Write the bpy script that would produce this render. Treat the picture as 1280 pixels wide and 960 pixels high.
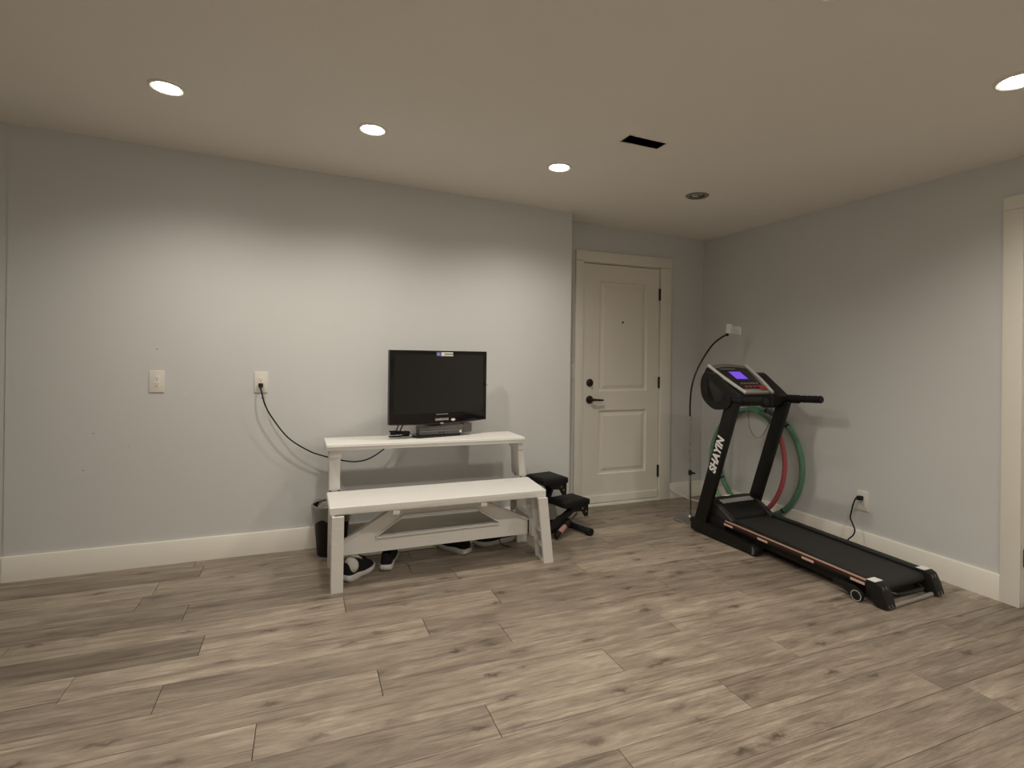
import bpy, bmesh, math, random
from mathutils import Vector, Matrix

random.seed(7)
for o in list(bpy.data.objects):
    bpy.data.objects.remove(o, do_unlink=True)
C = bpy.context.scene.collection

# ------------------------------------------------------------------ camera
CAM_F, CAM_CY = 661.0, 445.76
YAW, PITCH, ROLL = .3740, .0017, .0121
CAM_D, CAM_H = 3.628, 1.2356
fw = Vector((math.sin(YAW)*math.cos(PITCH), math.cos(YAW)*math.cos(PITCH), math.sin(PITCH)))
rt0 = Vector((math.cos(YAW), -math.sin(YAW), 0)); up0 = rt0.cross(fw)
rt = rt0*math.cos(ROLL) + up0*math.sin(ROLL)
up = -rt0*math.sin(ROLL) + up0*math.cos(ROLL)
cam_data = bpy.data.cameras.new('camera')
cam = bpy.data.objects.new('camera', cam_data); C.objects.link(cam)
M3 = Matrix((rt, up, -fw)).transposed()
cam.matrix_world = Matrix.Translation((0, -CAM_D, CAM_H)) @ M3.to_4x4()
cam_data.sensor_width = 36.0; cam_data.sensor_fit = 'HORIZONTAL'
cam_data.lens = CAM_F/1280*36.0
cam_data.shift_y = -(480-CAM_CY)/1280
cam_data.clip_start = .02
bpy.context.scene.camera = cam

# ------------------------------------------------------------------ world, exposure, lamps
w = bpy.data.worlds.new('world'); bpy.context.scene.world = w; w.use_nodes = True
w.node_tree.nodes['Background'].inputs[0].default_value = (.5, .47, .42, 1)
w.node_tree.nodes['Background'].inputs[1].default_value = .02
vs = bpy.context.scene.view_settings
vs.view_transform = 'Standard'; vs.look = 'None'; vs.gamma = 1.0; vs.use_curve_mapping = False
vs.exposure = 0.10
LAMP_W = 36.0                   # power of every downlight
LAMP_COL = (1.0, .925, .815)
LAMP_ANGLE, LAMP_BLEND = 150, .8

# ------------------------------------------------------------------ room numbers
XR, RD, CH, XL, XM = 3.390, .239, 2.4155, -1.49, 1.908
SX, SY = -.0292, .0125
XW, YF = -3.2, -5.6
def ce(x, y): return CH + SX*x + SY*y

# ------------------------------------------------------------------ materials
def new_mat(name):
    m = bpy.data.materials.new(name); m.use_nodes = True
    nt = m.node_tree
    return m, nt, nt.nodes['Principled BSDF']
def mat(name, col, rough=.5, metal=0, noise=0, nscale=30, bump=0, bscale=200, emit=None, estr=0, spec=None, alpha=None, trans=None, coat=0, stretch=(1,1,1)):
    m, nt, b = new_mat(name)
    b.inputs['Base Color'].default_value = (*col, 1)
    b.inputs['Roughness'].default_value = rough
    b.inputs['Metallic'].default_value = metal
    if spec is not None: b.inputs['Specular IOR Level'].default_value = spec
    if coat: b.inputs['Coat Weight'].default_value = coat
    if trans: b.inputs['Transmission Weight'].default_value = trans
    if alpha is not None: b.inputs['Alpha'].default_value = alpha
    if emit:
        b.inputs['Emission Color'].default_value = (*emit, 1); b.inputs['Emission Strength'].default_value = estr
    if noise or bump:
        tc = nt.nodes.new('ShaderNodeTexCoord'); mp = nt.nodes.new('ShaderNodeMapping')
        mp.inputs['Scale'].default_value = stretch
        nt.links.new(tc.outputs['Object'], mp.inputs['Vector'])
    if noise:
        n = nt.nodes.new('ShaderNodeTexNoise'); n.inputs['Scale'].default_value = nscale; n.inputs['Detail'].default_value = 4
        nt.links.new(mp.outputs[0], n.inputs['Vector'])
        mx = nt.nodes.new('ShaderNodeMix'); mx.data_type = 'RGBA'
        mx.inputs[6].default_value = (*[c*(1-noise) for c in col], 1)
        mx.inputs[7].default_value = (*[min(1, c*(1+noise)) for c in col], 1)
        nt.links.new(n.outputs['Fac'], mx.inputs[0]); nt.links.new(mx.outputs[2], b.inputs['Base Color'])
    if bump:
        n2 = nt.nodes.new('ShaderNodeTexNoise'); n2.inputs['Scale'].default_value = bscale; n2.inputs['Detail'].default_value = 3
        nt.links.new(mp.outputs[0], n2.inputs['Vector'])
        bp = nt.nodes.new('ShaderNodeBump'); bp.inputs['Strength'].default_value = bump; bp.inputs['Distance'].default_value = .002
        nt.links.new(n2.outputs['Fac'], bp.inputs['Height']); nt.links.new(bp.outputs[0], b.inputs['Normal'])
    return m

WALL = mat('wall_paint', (.66, .665, .655), .55, noise=.025, nscale=3, bump=.25, bscale=160)
CEIL = mat('ceiling_paint', (.86, .83, .77), .8, noise=.02, nscale=4, bump=.5, bscale=120)
TRIM = mat('trim_paint', (.82, .79, .71), .42, noise=.02, nscale=6)
DOORP = mat('door_paint', (.80, .765, .69), .45, noise=.02, nscale=5)
WHITEP = mat('white_resin', (.74, .725, .69), .5, noise=.03, nscale=14, bump=.6, bscale=60, stretch=(.06, 1, 1))
PLATE = mat('ivory_plastic', (.78, .75, .68), .4)
SLOT = mat('slot_black', (.02, .018, .015), .6)
BLACK = mat('black_plastic', (.009, .0085, .008), .45, spec=.35, bump=.15, bscale=400)
BLACKM = mat('black_paint_metal', (.008, .0075, .007), .42, spec=.35)
BLACKG = mat('black_gloss', (.008, .008, .008), .08)
RUBBER = mat('black_rubber', (.009, .0085, .008), .65, spec=.3, bump=.3, bscale=600)
SCREEN = mat('screen_black', (.014, .013, .012), .2, spec=.5)
DGREY = mat('dark_grey_plastic', (.09, .088, .082), .4)
MGREY = mat('grey_plastic', (.21, .205, .19), .4)
SILVER = mat('silver_plastic', (.50, .49, .47), .33, metal=.5)
CHROME = mat('chrome', (.52, .505, .48), .14, metal=1)
BRONZE = mat('aged_bronze', (.055, .045, .036), .35, metal=.7)
COPPER = mat('copper_stripe', (.66, .42, .33), .3, metal=.3)
COPPERL = mat('copper_label', (.66, .45, .36), .45)
WHITEL = mat('white_print', (.80, .79, .75), .5)
BLUEL = mat('blue_print', (.10, .11, .32), .5)
REDP = mat('red_print', (.36, .05, .045), .45)
GREENF = mat('green_foam', (.12, .27, .165), .7, noise=.3, nscale=60, bump=.5, bscale=90)
TEALF = mat('teal_foam', (.075, .13, .17), .7, noise=.25, nscale=60, bump=.5, bscale=90)
REDF = mat('red_foam', (.40, .085, .095), .7, noise=.2, nscale=60, bump=.5, bscale=90)
GREENL = mat('pale_green_foam', (.20, .36, .22), .7, noise=.2, nscale=60, bump=.5, bscale=90)
LCD = mat('lcd_violet', (.05, .02, .2), .3, emit=(.16, .06, .62), estr=1.0)
SHOEB = mat('shoe_knit', (.008, .008, .0085), .85, spec=.25, bump=.6, bscale=300)
SHOEW = mat('shoe_sole', (.62, .60, .57), .55)
SHOEG = mat('shoe_lining', (.55, .53, .49), .8, bump=.5, bscale=200)
LINER = mat('bin_liner', (.46, .44, .41), .3, alpha=.5)
BINB = mat('bin_black', (.009, .0085, .008), .5, spec=.35)
PAPER = mat('crumpled_paper', (.35, .32, .28), .8)
DUCT = mat('duct_dark', (.035, .028, .023), .7)
BULB = mat('bulb_glass', (.75, .73, .70), .1, metal=.6)
BELT = mat('belt_rubber', (.024, .024, .022), .62, spec=.35, noise=.25, nscale=300, bump=.4, bscale=500)
WHITEC = mat('white_cable', (.72, .70, .64), .5)
LENS = mat('lamp_lens', (.9, .88, .84), .5, emit=(1, .95, .87), estr=26.0)
SUB = mat('subfloor', (.03, .025, .02), .9)
HOLDER = mat('holder_white', (.93, .91, .89), .4)
BARG = mat('grey_bar', (.30, .28, .25), .35)

def plank_mat():
    m, nt, b = new_mat('oak_laminate')
    N, L = nt.nodes, nt.links
    tc = N.new('ShaderNodeTexCoord'); oi = N.new('ShaderNodeObjectInfo')
    mul = N.new('ShaderNodeVectorMath'); mul.operation = 'SCALE'
    cmb = N.new('ShaderNodeCombineXYZ')
    L.new(oi.outputs['Random'], cmb.inputs[0]); L.new(oi.outputs['Random'], cmb.inputs[1]); L.new(oi.outputs['Random'], cmb.inputs[2])
    L.new(cmb.outputs[0], mul.inputs[0]); mul.inputs['Scale'].default_value = 173.0
    add = N.new('ShaderNodeVectorMath'); add.operation = 'ADD'
    L.new(tc.outputs['Object'], add.inputs[0]); L.new(mul.outputs[0], add.inputs[1])
    def nz(scale, st, detail=5, rough=.6, dist=0):
        mp = N.new('ShaderNodeMapping'); mp.inputs['Scale'].default_value = st
        L.new(add.outputs[0], mp.inputs['Vector'])
        n = N.new('ShaderNodeTexNoise'); n.inputs['Scale'].default_value = scale
        n.inputs['Detail'].default_value = detail; n.inputs['Roughness'].default_value = rough; n.inputs['Distortion'].default_value = dist
        L.new(mp.outputs[0], n.inputs['Vector']); return n.outputs['Fac']
    def ramp(src, p0, p1, c0=(0,0,0,1), c1=(1,1,1,1)):
        r = N.new('ShaderNodeValToRGB'); r.color_ramp.elements[0].position = p0; r.color_ramp.elements[1].position = p1
        r.color_ramp.elements[0].color = c0; r.color_ramp.elements[1].color = c1
        L.new(src, r.inputs[0]); return r.outputs[0]
    def mix(fac, a, bb, mode='MIX'):
        x = N.new('ShaderNodeMix'); x.data_type = 'RGBA'; x.blend_type = mode
        if isinstance(fac, float): x.inputs[0].default_value = fac
        else: L.new(fac, x.inputs[0])
        for k, v in ((6, a), (7, bb)):
            if isinstance(v, tuple): x.inputs[k].default_value = v
            else: L.new(v, x.inputs[k])
        return x.outputs[2]
    broad = ramp(nz(1.0, (1.6, 9, 1), 5, .62, .8), .30, .70)
    mid = ramp(nz(1.0, (4.5, 34, 1), 5, .65, .5), .30, .70)
    fine = ramp(nz(1.0, (14, 230, 1), 4, .7, .2), .30, .70)
    base = mix(broad, (.27, .218, .170, 1), (.62, .53, .42, 1))
    base = mix(mid, mix(.72, base, (.125, .094, .071, 1)), base)
    base = mix(fine, mix(.42, base, (.10, .075, .056, 1)), mix(.12, base, (.62, .53, .42, 1)))
    streak = ramp(nz(1.0, (1.3, 40, 1), 4, .55, 1.2), .55, .68)
    base = mix(streak, base, mix(.66, base, (.105, .078, .058, 1)))
    # knots: sparse dark flecks drawn out along the grain
    mpv = N.new('ShaderNodeMapping'); mpv.inputs['Scale'].default_value = (4.6, 15.0, 1)
    dn = N.new('ShaderNodeTexNoise'); dn.inputs['Scale'].default_value = 30; dn.inputs['Detail'].default_value = 3
    L.new(add.outputs[0], dn.inputs['Vector'])
    dsc = N.new('ShaderNodeVectorMath'); dsc.operation = 'SCALE'; dsc.inputs['Scale'].default_value = .05
    L.new(dn.outputs['Color'], dsc.inputs[0])
    dadd = N.new('ShaderNodeVectorMath'); dadd.operation = 'ADD'
    L.new(add.outputs[0], dadd.inputs[0]); L.new(dsc.outputs[0], dadd.inputs[1])
    L.new(dadd.outputs[0], mpv.inputs['Vector'])
    vor = N.new('ShaderNodeTexVoronoi'); vor.inputs['Randomness'].default_value = 1.0; vor.inputs['Scale'].default_value = 1.0; L.new(mpv.outputs[0], vor.inputs['Vector'])
    spot = ramp(vor.outputs['Distance'], .05, .22, (1,1,1,1), (0,0,0,1))
    sepc = N.new('ShaderNodeSeparateColor'); L.new(vor.outputs['Color'], sepc.inputs[0])
    gate = ramp(sepc.outputs[0], .18, .55)
    km = N.new('ShaderNodeMath'); km.operation = 'MULTIPLY'; L.new(spot, km.inputs[0]); L.new(gate, km.inputs[1])
    base = mix(km.outputs[0], base, mix(.88, base, (.055, .038, .028, 1)))
    halo = ramp(vor.outputs['Distance'], .10, .48, (1,1,1,1), (0,0,0,1))
    hm = N.new('ShaderNodeMath'); hm.operation = 'MULTIPLY'; L.new(halo, hm.inputs[0]); L.new(gate, hm.inputs[1])
    hm2 = N.new('ShaderNodeMath'); hm2.operation = 'MULTIPLY'; L.new(hm.outputs[0], hm2.inputs[0]); hm2.inputs[1].default_value = .72
    base = mix(hm2.outputs[0], base, mix(.6, base, (.13, .098, .073, 1)))
    # tone of the whole plank
    tone = ramp(oi.outputs['Random'], 0, 1, (.72, .71, .70, 1), (1.14, 1.14, 1.14, 1))
    base = mix(1.0, base, tone, 'MULTIPLY')
    L.new(base, b.inputs['Base Color'])
    rr = N.new('ShaderNodeMapRange'); rr.inputs[3].default_value = .34; rr.inputs[4].default_value = .5
    L.new(fine, rr.inputs[0]); L.new(rr.outputs[0], b.inputs['Roughness'])
    bp = N.new('ShaderNodeBump'); bp.inputs['Strength'].default_value = .12; bp.inputs['Distance'].default_value = .002
    L.new(fine, bp.inputs['Height']); L.new(bp.outputs[0], b.inputs['Normal'])
    return m
PLANK = plank_mat()

# ------------------------------------------------------------------ mesh helpers
def NB(): return bmesh.new()
def face(bm, pts): return bm.faces.new([bm.verts.new(p) for p in pts])
def hexa(bm, p):
    """p: 8 corners, bottom loop 0-3 then top loop 4-7 (same order)."""
    v = [bm.verts.new(q) for q in p]
    for f in ((3,2,1,0),(4,5,6,7),(0,1,5,4),(1,2,6,5),(2,3,7,6),(3,0,4,7)):
        bm.faces.new([v[i] for i in f])
    return v
def box(bm, x0, x1, y0, y1, z0, z1):
    return hexa(bm, [(x0,y0,z0),(x1,y0,z0),(x1,y1,z0),(x0,y1,z0),(x0,y0,z1),(x1,y0,z1),(x1,y1,z1),(x0,y1,z1)])
def prism(bm, poly, axis, a, b):
    """extrude a 2-D outline; axis 'x': poly is (y,z); 'y': (x,z); 'z': (x,y)."""
    def P(p, t):
        return {'x': (t, p[0], p[1]), 'y': (p[0], t, p[1]), 'z': (p[0], p[1], t)}[axis]
    A = [bm.verts.new(P(p, a)) for p in poly]; B = [bm.verts.new(P(p, b)) for p in poly]
    n = len(poly)
    for i in range(n): bm.faces.new((A[i], A[(i+1) % n], B[(i+1) % n], B[i]))
    bm.faces.new(A[::-1]); bm.faces.new(B)
def smooth_path(pts, n=8, closed=False):
    P = [Vector(p) for p in pts]; out = []; m = len(P)
    rng = m if closed else m-1
    for i in range(rng):
        if closed: a, b, c, d = P[(i-1) % m], P[i], P[(i+1) % m], P[(i+2) % m]
        else: a, b, c, d = P[max(i-1, 0)], P[i], P[i+1], P[min(i+2, m-1)]
        for k in range(n):
            t = k/n
            out.append(.5*((2*b) + (c-a)*t + (2*a-5*b+4*c-d)*t*t + (3*b-a-3*c+d)*t**3))
    if not closed: out.append(P[-1])
    return out
def tube(bm, pts, r, seg=8, closed=False):
    P = [Vector(p) for p in pts]; n = len(P); rings = []
    nrm = None
    for i in range(n):
        if closed: t = (P[(i+1) % n]-P[i-1]).normalized()
        else: t = (P[min(i+1, n-1)]-P[max(i-1, 0)]).normalized()
        if nrm is None:
            nrm = t.orthogonal().normalized()
        nrm = (nrm - t*nrm.dot(t)).normalized()
        bn = t.cross(nrm)
        rr = r[i] if isinstance(r, (list, tuple)) else r
        rings.append([bm.verts.new(P[i] + (nrm*math.cos(2*math.pi*k/seg) + bn*math.sin(2*math.pi*k/seg))*rr) for k in range(seg)])
    for i in range(n if closed else n-1):
        A, B = rings[i], rings[(i+1) % n]
        if closed and i == n-1:
            off = min(range(seg), key=lambda s: (A[0].co-B[s].co).length)
            B = B[off:]+B[:off]
        for k in range(seg): bm.faces.new((A[k], A[(k+1) % seg], B[(k+1) % seg], B[k]))
    if not closed:
        bm.faces.new(rings[0][::-1]); bm.faces.new(rings[-1])
def rod(bm, a, b, r, seg=12): tube(bm, [a, b], r, seg)
def lathe(bm, prof, c=(0,0,0), seg=28, sx=1, sy=1, close=True):
    rings = []
    for r, z in prof:
        if r < 1e-6: rings.append([bm.verts.new((c[0], c[1], c[2]+z))])
        else: rings.append([bm.verts.new((c[0]+sx*r*math.cos(2*math.pi*k/seg), c[1]+sy*r*math.sin(2*math.pi*k/seg), c[2]+z)) for k in range(seg)])
    for A, B in zip(rings, rings[1:]):
        for k in range(seg):
            k2 = (k+1) % seg
            if len(A) == 1 and len(B) == 1: continue
            if len(A) == 1: bm.faces.new((A[0], B[k2], B[k]))
            elif len(B) == 1: bm.faces.new((A[k], A[k2], B[0]))
            else: bm.faces.new((A[k], A[k2], B[k2], B[k]))
    if close:
        if len(rings[0]) > 1: bm.faces.new(rings[0][::-1])
        if len(rings[-1]) > 1: bm.faces.new(rings[-1])
def bev(bm, wd, seg=2, ang=30):
    bm.normal_update()
    es = [e for e in bm.edges if len(e.link_faces) == 2 and e.calc_face_angle(0) > math.radians(ang)]
    if es: bmesh.ops.bevel(bm, geom=es, offset=wd, segments=seg, affect='EDGES', profile=.6, clamp_overlap=True)
    return bm
def to_mesh(name, bm, m, L=(0,0,0), ang=35):
    bmesh.ops.recalc_face_normals(bm, faces=bm.faces)
    if Vector(L).length > 0: bmesh.ops.translate(bm, verts=bm.verts, vec=-Vector(L))
    me = bpy.data.meshes.new(name); bm.to_mesh(me); bm.free()
    for p in me.polygons: p.use_smooth = True
    me.set_sharp_from_angle(angle=math.radians(ang))
    if m: me.materials.append(m)
    return me
def obj(name, bm, m, parent=None, L=(0,0,0), label=None, ang=35):
    o = bpy.data.objects.new(name, to_mesh(name, bm, m, L, ang)); C.objects.link(o)
    if parent: o.parent = parent
    if label: o['label'] = label
    return o
def thing(name, label, cat, loc=(0,0,0), rz=0, group=None):
    o = bpy.data.objects.new(name, None); C.objects.link(o)
    o.location = loc; o.rotation_euler = (0, 0, rz); o.empty_display_size = .1
    o['label'] = label; o['category'] = cat
    if group: o['group'] = group
    return o
def tag(o, label, cat, group=None):
    o['label'] = label; o['category'] = cat
    if group: o['group'] = group
    return o
def struct(name, bm, m, label=None, parent=None):
    o = obj(name, bm, m, parent)
    if not parent:
        o['kind'] = 'structure'
        if label: o['label'] = label
    return o
def struct_empty(name, loc=(0,0,0), label=None):
    o = bpy.data.objects.new(name, None); C.objects.link(o); o.location = loc
    o['kind'] = 'structure'; o.empty_display_size = .1
    if label: o['label'] = label
    return o
def text_bm(s, size, bold=0.0, shear=0.0, ext=.0004, space=1.0):
    cu = bpy.data.curves.new('lettering', 'FONT'); cu.body = s; cu.size = size
    cu.offset = bold; cu.shear = shear; cu.extrude = ext; cu.align_x = 'CENTER'; cu.align_y = 'CENTER'; cu.space_character = space
    cu.resolution_u = 4
    to = bpy.data.objects.new('lettering', cu); C.objects.link(to)
    bpy.context.view_layer.update()
    me = bpy.data.meshes.new_from_object(to.evaluated_get(bpy.context.evaluated_depsgraph_get()))
    bm = NB(); bm.from_mesh(me)
    bpy.data.objects.remove(to); bpy.data.meshes.remove(me); bpy.data.curves.remove(cu)
    return bm
def xf(bm, mtx): bmesh.ops.transform(bm, matrix=mtx, verts=bm.verts); return bm

# ================================================================== STRUCTURE
floor_bm = NB(); box(floor_bm, XW-.1, XR+1.0, YF-.1, RD+.3, -.06, -.0125)
floor = struct('floor', floor_bm, SUB, 'grey-brown oak laminate floor of long planks')
joints = {0:-.53, 2:-.745, 3:-.514, 4:.20, 5:-.392, 6:.532, 7:-.475, 8:.281, 9:-.135, 10:.613, 11:1.5, 12:.94, 13:2.37}
PW, PL = .1745, 1.33
pmesh = {}
def plank_mesh(x0, x1, y0, y1):
    key = (round(x1-x0, 3), round(y1-y0, 3))
    if key not in pmesh:
        bm = NB(); hx, hy, g, c = key[0]/2, key[1]/2, .0010, .0016
        a = (hx-g, hy-g); b = (hx-g-c, hy-g-c)
        lo = [bm.verts.new((sx*a[0], sy*a[1], -.012)) for sx, sy in ((-1,-1),(1,-1),(1,1),(-1,1))]
        mi = [bm.verts.new((sx*a[0], sy*a[1], -.0012)) for sx, sy in ((-1,-1),(1,-1),(1,1),(-1,1))]
        hi = [bm.verts.new((sx*b[0], sy*b[1], 0)) for sx, sy in ((-1,-1),(1,-1),(1,1),(-1,1))]
        for k in range(4):
            j = (k+1) % 4
            bm.faces.new((lo[k], lo[j], mi[j], mi[k])); bm.faces.new((mi[k], mi[j], hi[j], hi[k]))
        bm.faces.new(hi); bm.faces.new(lo[::-1])
        pmesh[key] = to_mesh('plank', bm, PLANK)
    return pmesh[key]
k = -2
rnd = random.Random(11)
while True:
    y1 = -.10 - PW*k; y0 = y1-PW
    if y1 < YF: break
    y1 = min(y1, RD); y0 = max(y0, YF)
    j = joints.get(k, rnd.uniform(0, PL))
    x = j - PL*math.ceil((j-XW)/PL)
    while x < XR:
        a, b = max(x, XW), min(x+PL, XR)
        if b-a > .02:
            o = bpy.data.objects.new('plank', plank_mesh(a, b, y0, y1)); C.objects.link(o)
            o.location = ((a+b)/2, (y0+y1)/2, 0); o.parent = floor
        x += PL
    k += 1

def wallbox(bm, x0, x1, y0, y1, z0=-.0125, z1=None, up=.0):
    t = lambda x, y: (z1 if z1 is not None else ce(x, y)+up)
    hexa(bm, [(x0,y0,z0),(x1,y0,z0),(x1,y1,z0),(x0,y1,z0),(x0,y0,t(x0,y0)),(x1,y0,t(x1,y0)),(x1,y1,t(x1,y1)),(x0,y1,t(x0,y1))])
# back wall with the shallow jog at its left end
b = NB(); wallbox(b, XL, XM, 0, .35); wallbox(b, XW, XL, .005, .35)
struct('wall_back', b, WALL, 'pale grey painted back wall')
b = NB(); wallbox(b, XM, 2.105, RD, .36); wallbox(b, 2.935, XR, RD, .36); wallbox(b, 2.105, 2.935, RD, .36, z0=2.05)
struct('wall_recess', b, WALL, 'grey wall of the recess around the entry door')
b = NB(); wallbox(b, XR, XR+.12, -2.08, .36); wallbox(b, XR, XR+.12, YF, -2.93); wallbox(b, XR, XR+.12, -2.93, -2.08, z0=2.03)
struct('wall_right', b, WALL, 'grey wall behind the treadmill')
b = NB(); wallbox(b, XW-.12, XW, YF, .36)
struct('wall_left', b, WALL, 'grey side wall left of the frame')
b = NB(); wallbox(b, XW-.12, XR+.12, YF-.12, YF)
struct('wall_front', b, WALL, 'grey wall behind the camera')

wb_o = bpy.data.objects['wall_back']
for x, z, rr_, m_ in ((-1.10,.78,.003,SLOT),(-1.145,.575,.003,SLOT),(-.655,1.00,.006,PLATE),(-.80,1.26,.003,SLOT),(-.245,.965,.003,SLOT),(1.235,1.035,.0035,SLOT),(-.93,.70,.002,SLOT)):
    b = NB(); prism(b, [(x+rr_*math.cos(a*math.pi/4), z+rr_*math.sin(a*math.pi/4)) for a in range(8)], 'y', -.0012, .001); obj('nail_hole', b, m_, wb_o)
# lamps and the openings they and the vent need in the ceiling
LIT = [(-.585, -.870), (.311, -.848), (1.387, -.821), (1.442, -2.537), (2.509, -2.459)]
HID_FILL = [(.45, -2.54), (-.6, -4.2), (.45, -4.2), (1.5, -4.2), (-.6, -5.2), (.45, -5.2)]  # unseen downlights added over and behind the camera to lift the fill light
DEAD = (2.435, -.782)
VENT = (1.500, 1.726, -1.383, -1.297)
holes = [VENT, (DEAD[0]-.052, DEAD[0]+.052, DEAD[1]-.052, DEAD[1]+.052)]
xs = sorted({XW-.12, XR+.12, *[h[0] for h in holes], *[h[1] for h in holes]})
ys = sorted({YF-.12, .36, *[h[2] for h in holes], *[h[3] for h in holes]})
b = NB()
def is_hole(i, j):
    if i < 0 or j < 0 or i >= len(xs)-1 or j >= len(ys)-1: return True
    cx, cy = (xs[i]+xs[i+1])/2, (ys[j]+ys[j+1])/2
    return any(h[0] < cx < h[1] and h[2] < cy < h[3] for h in holes)
for i in range(len(xs)-1):
    for j in range(len(ys)-1):
        if is_hole(i, j): continue
        x0, x1, y0, y1 = xs[i], xs[i+1], ys[j], ys[j+1]
        lo = [(x0,y0,ce(x0,y0)),(x1,y0,ce(x1,y0)),(x1,y1,ce(x1,y1)),(x0,y1,ce(x0,y1))]
        hi = [(x, y, z+.14) for x, y, z in lo]
        face(b, lo[::-1]); face(b, hi)
        for q, (di, dj) in enumerate(((0,-1),(1,0),(0,1),(-1,0))):
            if is_hole(i+di, j+dj): face(b, [lo[q], lo[(q+1)%4], hi[(q+1)%4], hi[q]])
bmesh.ops.remove_doubles(b, verts=b.verts, dist=1e-5)
ceil_o = struct('ceiling', b, CEIL, 'warm white textured ceiling')
for p in ceil_o.data.polygons: p.use_smooth = False

# baseboards
def base_prof(t=.015, h=.135): return [(0,0),(t,0),(t,h-.006),(t-.004,h),(0,h)]
b = NB(); prism(b, [(-y, z) for y, z in base_prof()], 'x', XL, XM)
prism(b, [(.005-y, z) for y, z in base_prof()], 'x', XW, XL)
struct('baseboard_back', b, TRIM, 'white baseboard along the back wall')
b = NB(); prism(b, [(RD-y, z) for y, z in base_prof()], 'x', 3.026, XR)
struct('baseboard_recess', b, TRIM, 'short white baseboard right of the entry door')
b = NB(); prism(b, [(XR-x, z) for x, z in base_prof()], 'y', -2.0, RD-.015)
struct('baseboard_right', b, TRIM, 'white baseboard behind the treadmill')

# ---- entry door: casing, slab, hardware
DL, DR, DT = 2.147, 2.908, 2.028
t1 = struct_empty('trim_1', (0,0,0), 'white casing around the entry door')
def casing(parent, boards):
    for bx in boards:
        b = NB(); box(b, *bx); bev(b, .004, 2); obj('casing_board', b, TRIM, parent)
yc0, yc1 = RD-.020, RD
casing(t1, [(2.068, 2.142, yc0, yc1, 0, 2.052), (2.914, 3.024, yc0, yc1, 0, 2.038), (2.068, 3.024, yc0, yc1, 2.04, 2.128)])
b = NB(); box(b, 2.105, 2.1425, RD, .36, 0, 2.05); box(b, 2.9135, 2.935, RD, .36, 0, 2.05); box(b, 2.1425, 2.9135, RD, .36, 2.034, 2.05)
struct('trim_2', b, TRIM, 'white jamb of the entry door')
b = NB(); box(b, 2.143, 2.913, RD-.03, .36, 0, .02); bev(b, .004)
struct('trim_3', b, TRIM, 'pale threshold under the entry door')
door_y = RD+.002
def framed_slab(bm, x0, x1, z0, z1, y0, y1, holes):
    xs = sorted({x0, x1, *[h[0] for h in holes], *[h[1] for h in holes]}); zs = sorted({z0, z1, *[h[2] for h in holes], *[h[3] for h in holes]})
    for i in range(len(xs)-1):
        for j in range(len(zs)-1):
            cx, cz = (xs[i]+xs[i+1])/2, (zs[j]+zs[j+1])/2
            if any(h[0] < cx < h[1] and h[2] < cz < h[3] for h in holes): continue
            box(bm, xs[i], xs[i+1], y0, y1, zs[j], zs[j+1])
    bmesh.ops.remove_doubles(bm, verts=bm.verts, dist=1e-5)
    seen = {}
    for f in list(bm.faces):
        seen.setdefault(tuple(sorted((round(v.co.x,4), round(v.co.y,4), round(v.co.z,4)) for v in f.verts)), []).append(f)
    for fs in seen.values():
        if len(fs) > 1: bmesh.ops.delete(bm, geom=fs, context='FACES_ONLY')
PH = [(2.306, 2.784, .960, 1.885), (2.306, 2.784, .262, .800)]
b = NB(); framed_slab(b, DL, DR, .022, DT, door_y, door_y+.042, PH)
door = struct('door_1', b, DOORP, 'greige two-panel entry door with bronze lever and deadbolt')
for x0, x1, z0, z1 in PH:
    b = NB(); d, m_ = .014, .028
    # moulded panel: step in, slope, raised field
    rings = [(0, .0), (.006, .012), (.020, .014), (.034, .010), (.050, .004)]
    loops = []
    for ins, dep in rings:
        loops.append([b.verts.new(p) for p in ((x0+ins, door_y+dep, z0+ins), (x1-ins, door_y+dep, z0+ins), (x1-ins, door_y+dep, z1-ins), (x0+ins, door_y+dep, z1-ins))])
    for A, B in zip(loops, loops[1:]):
        for q in range(4): b.faces.new((A[q], A[(q+1) % 4], B[(q+1) % 4], B[q]))
    b.faces.new(loops[-1])
    bk = [b.verts.new(p) for p in ((x0, door_y+.04, z0), (x1, door_y+.04, z0), (x1, door_y+.04, z1), (x0, door_y+.04, z1))]
    b.faces.new(bk[::-1])
    for q in range(4): b.faces.new((loops[0][(q+1) % 4], loops[0][q], bk[q], bk[(q+1) % 4]))
    obj('panel', b, DOORP, door, ang=20)
for z0, z1 in ((1.752, 1.857), (.982, 1.081), (.204, .307)):
    b = NB(); rod(b, (2.9115, RD-.006, z0), (2.9115, RD-.006, z1), .0075, 10); box(b, 2.900, 2.918, RD-.003, RD+.001, z0, z1)
    obj('hinge', b, BRONZE, door)
def yrot(bm, x, y, z): return xf(bm, Matrix.Translation((x, y, z)) @ Matrix.Rotation(math.radians(90), 4, 'X'))
b = NB(); lathe(b, [(.030, 0), (.033, .004), (.030, .010), (.018, .014), (.016, .022), (0, .024)]); yrot(b, 2.216, door_y, 1.033)
db = obj('deadbolt', b, BRONZE, door)
b = NB(); box(b, 2.211, 2.221, door_y-.036, door_y-.018, 1.018, 1.048); bev(b, .002); obj('thumb_turn', b, BRONZE, db)
b = NB(); lathe(b, [(.032, 0), (.034, .004), (.031, .009), (.016, .012), (.0125, .040), (0, .042)]); yrot(b, 2.216, door_y, .892)
rose = obj('handle_rose', b, BRONZE, door)
b = NB(); tube(b, smooth_path([(2.216, door_y-.042, .892), (2.245, door_y-.046, .893), (2.285, door_y-.045, .890), (2.326, door_y-.040, .888)], 5), [.011]*6+[.009]*6+[.0075]*4, 10)
obj('lever', b, BRONZE, rose)
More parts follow.
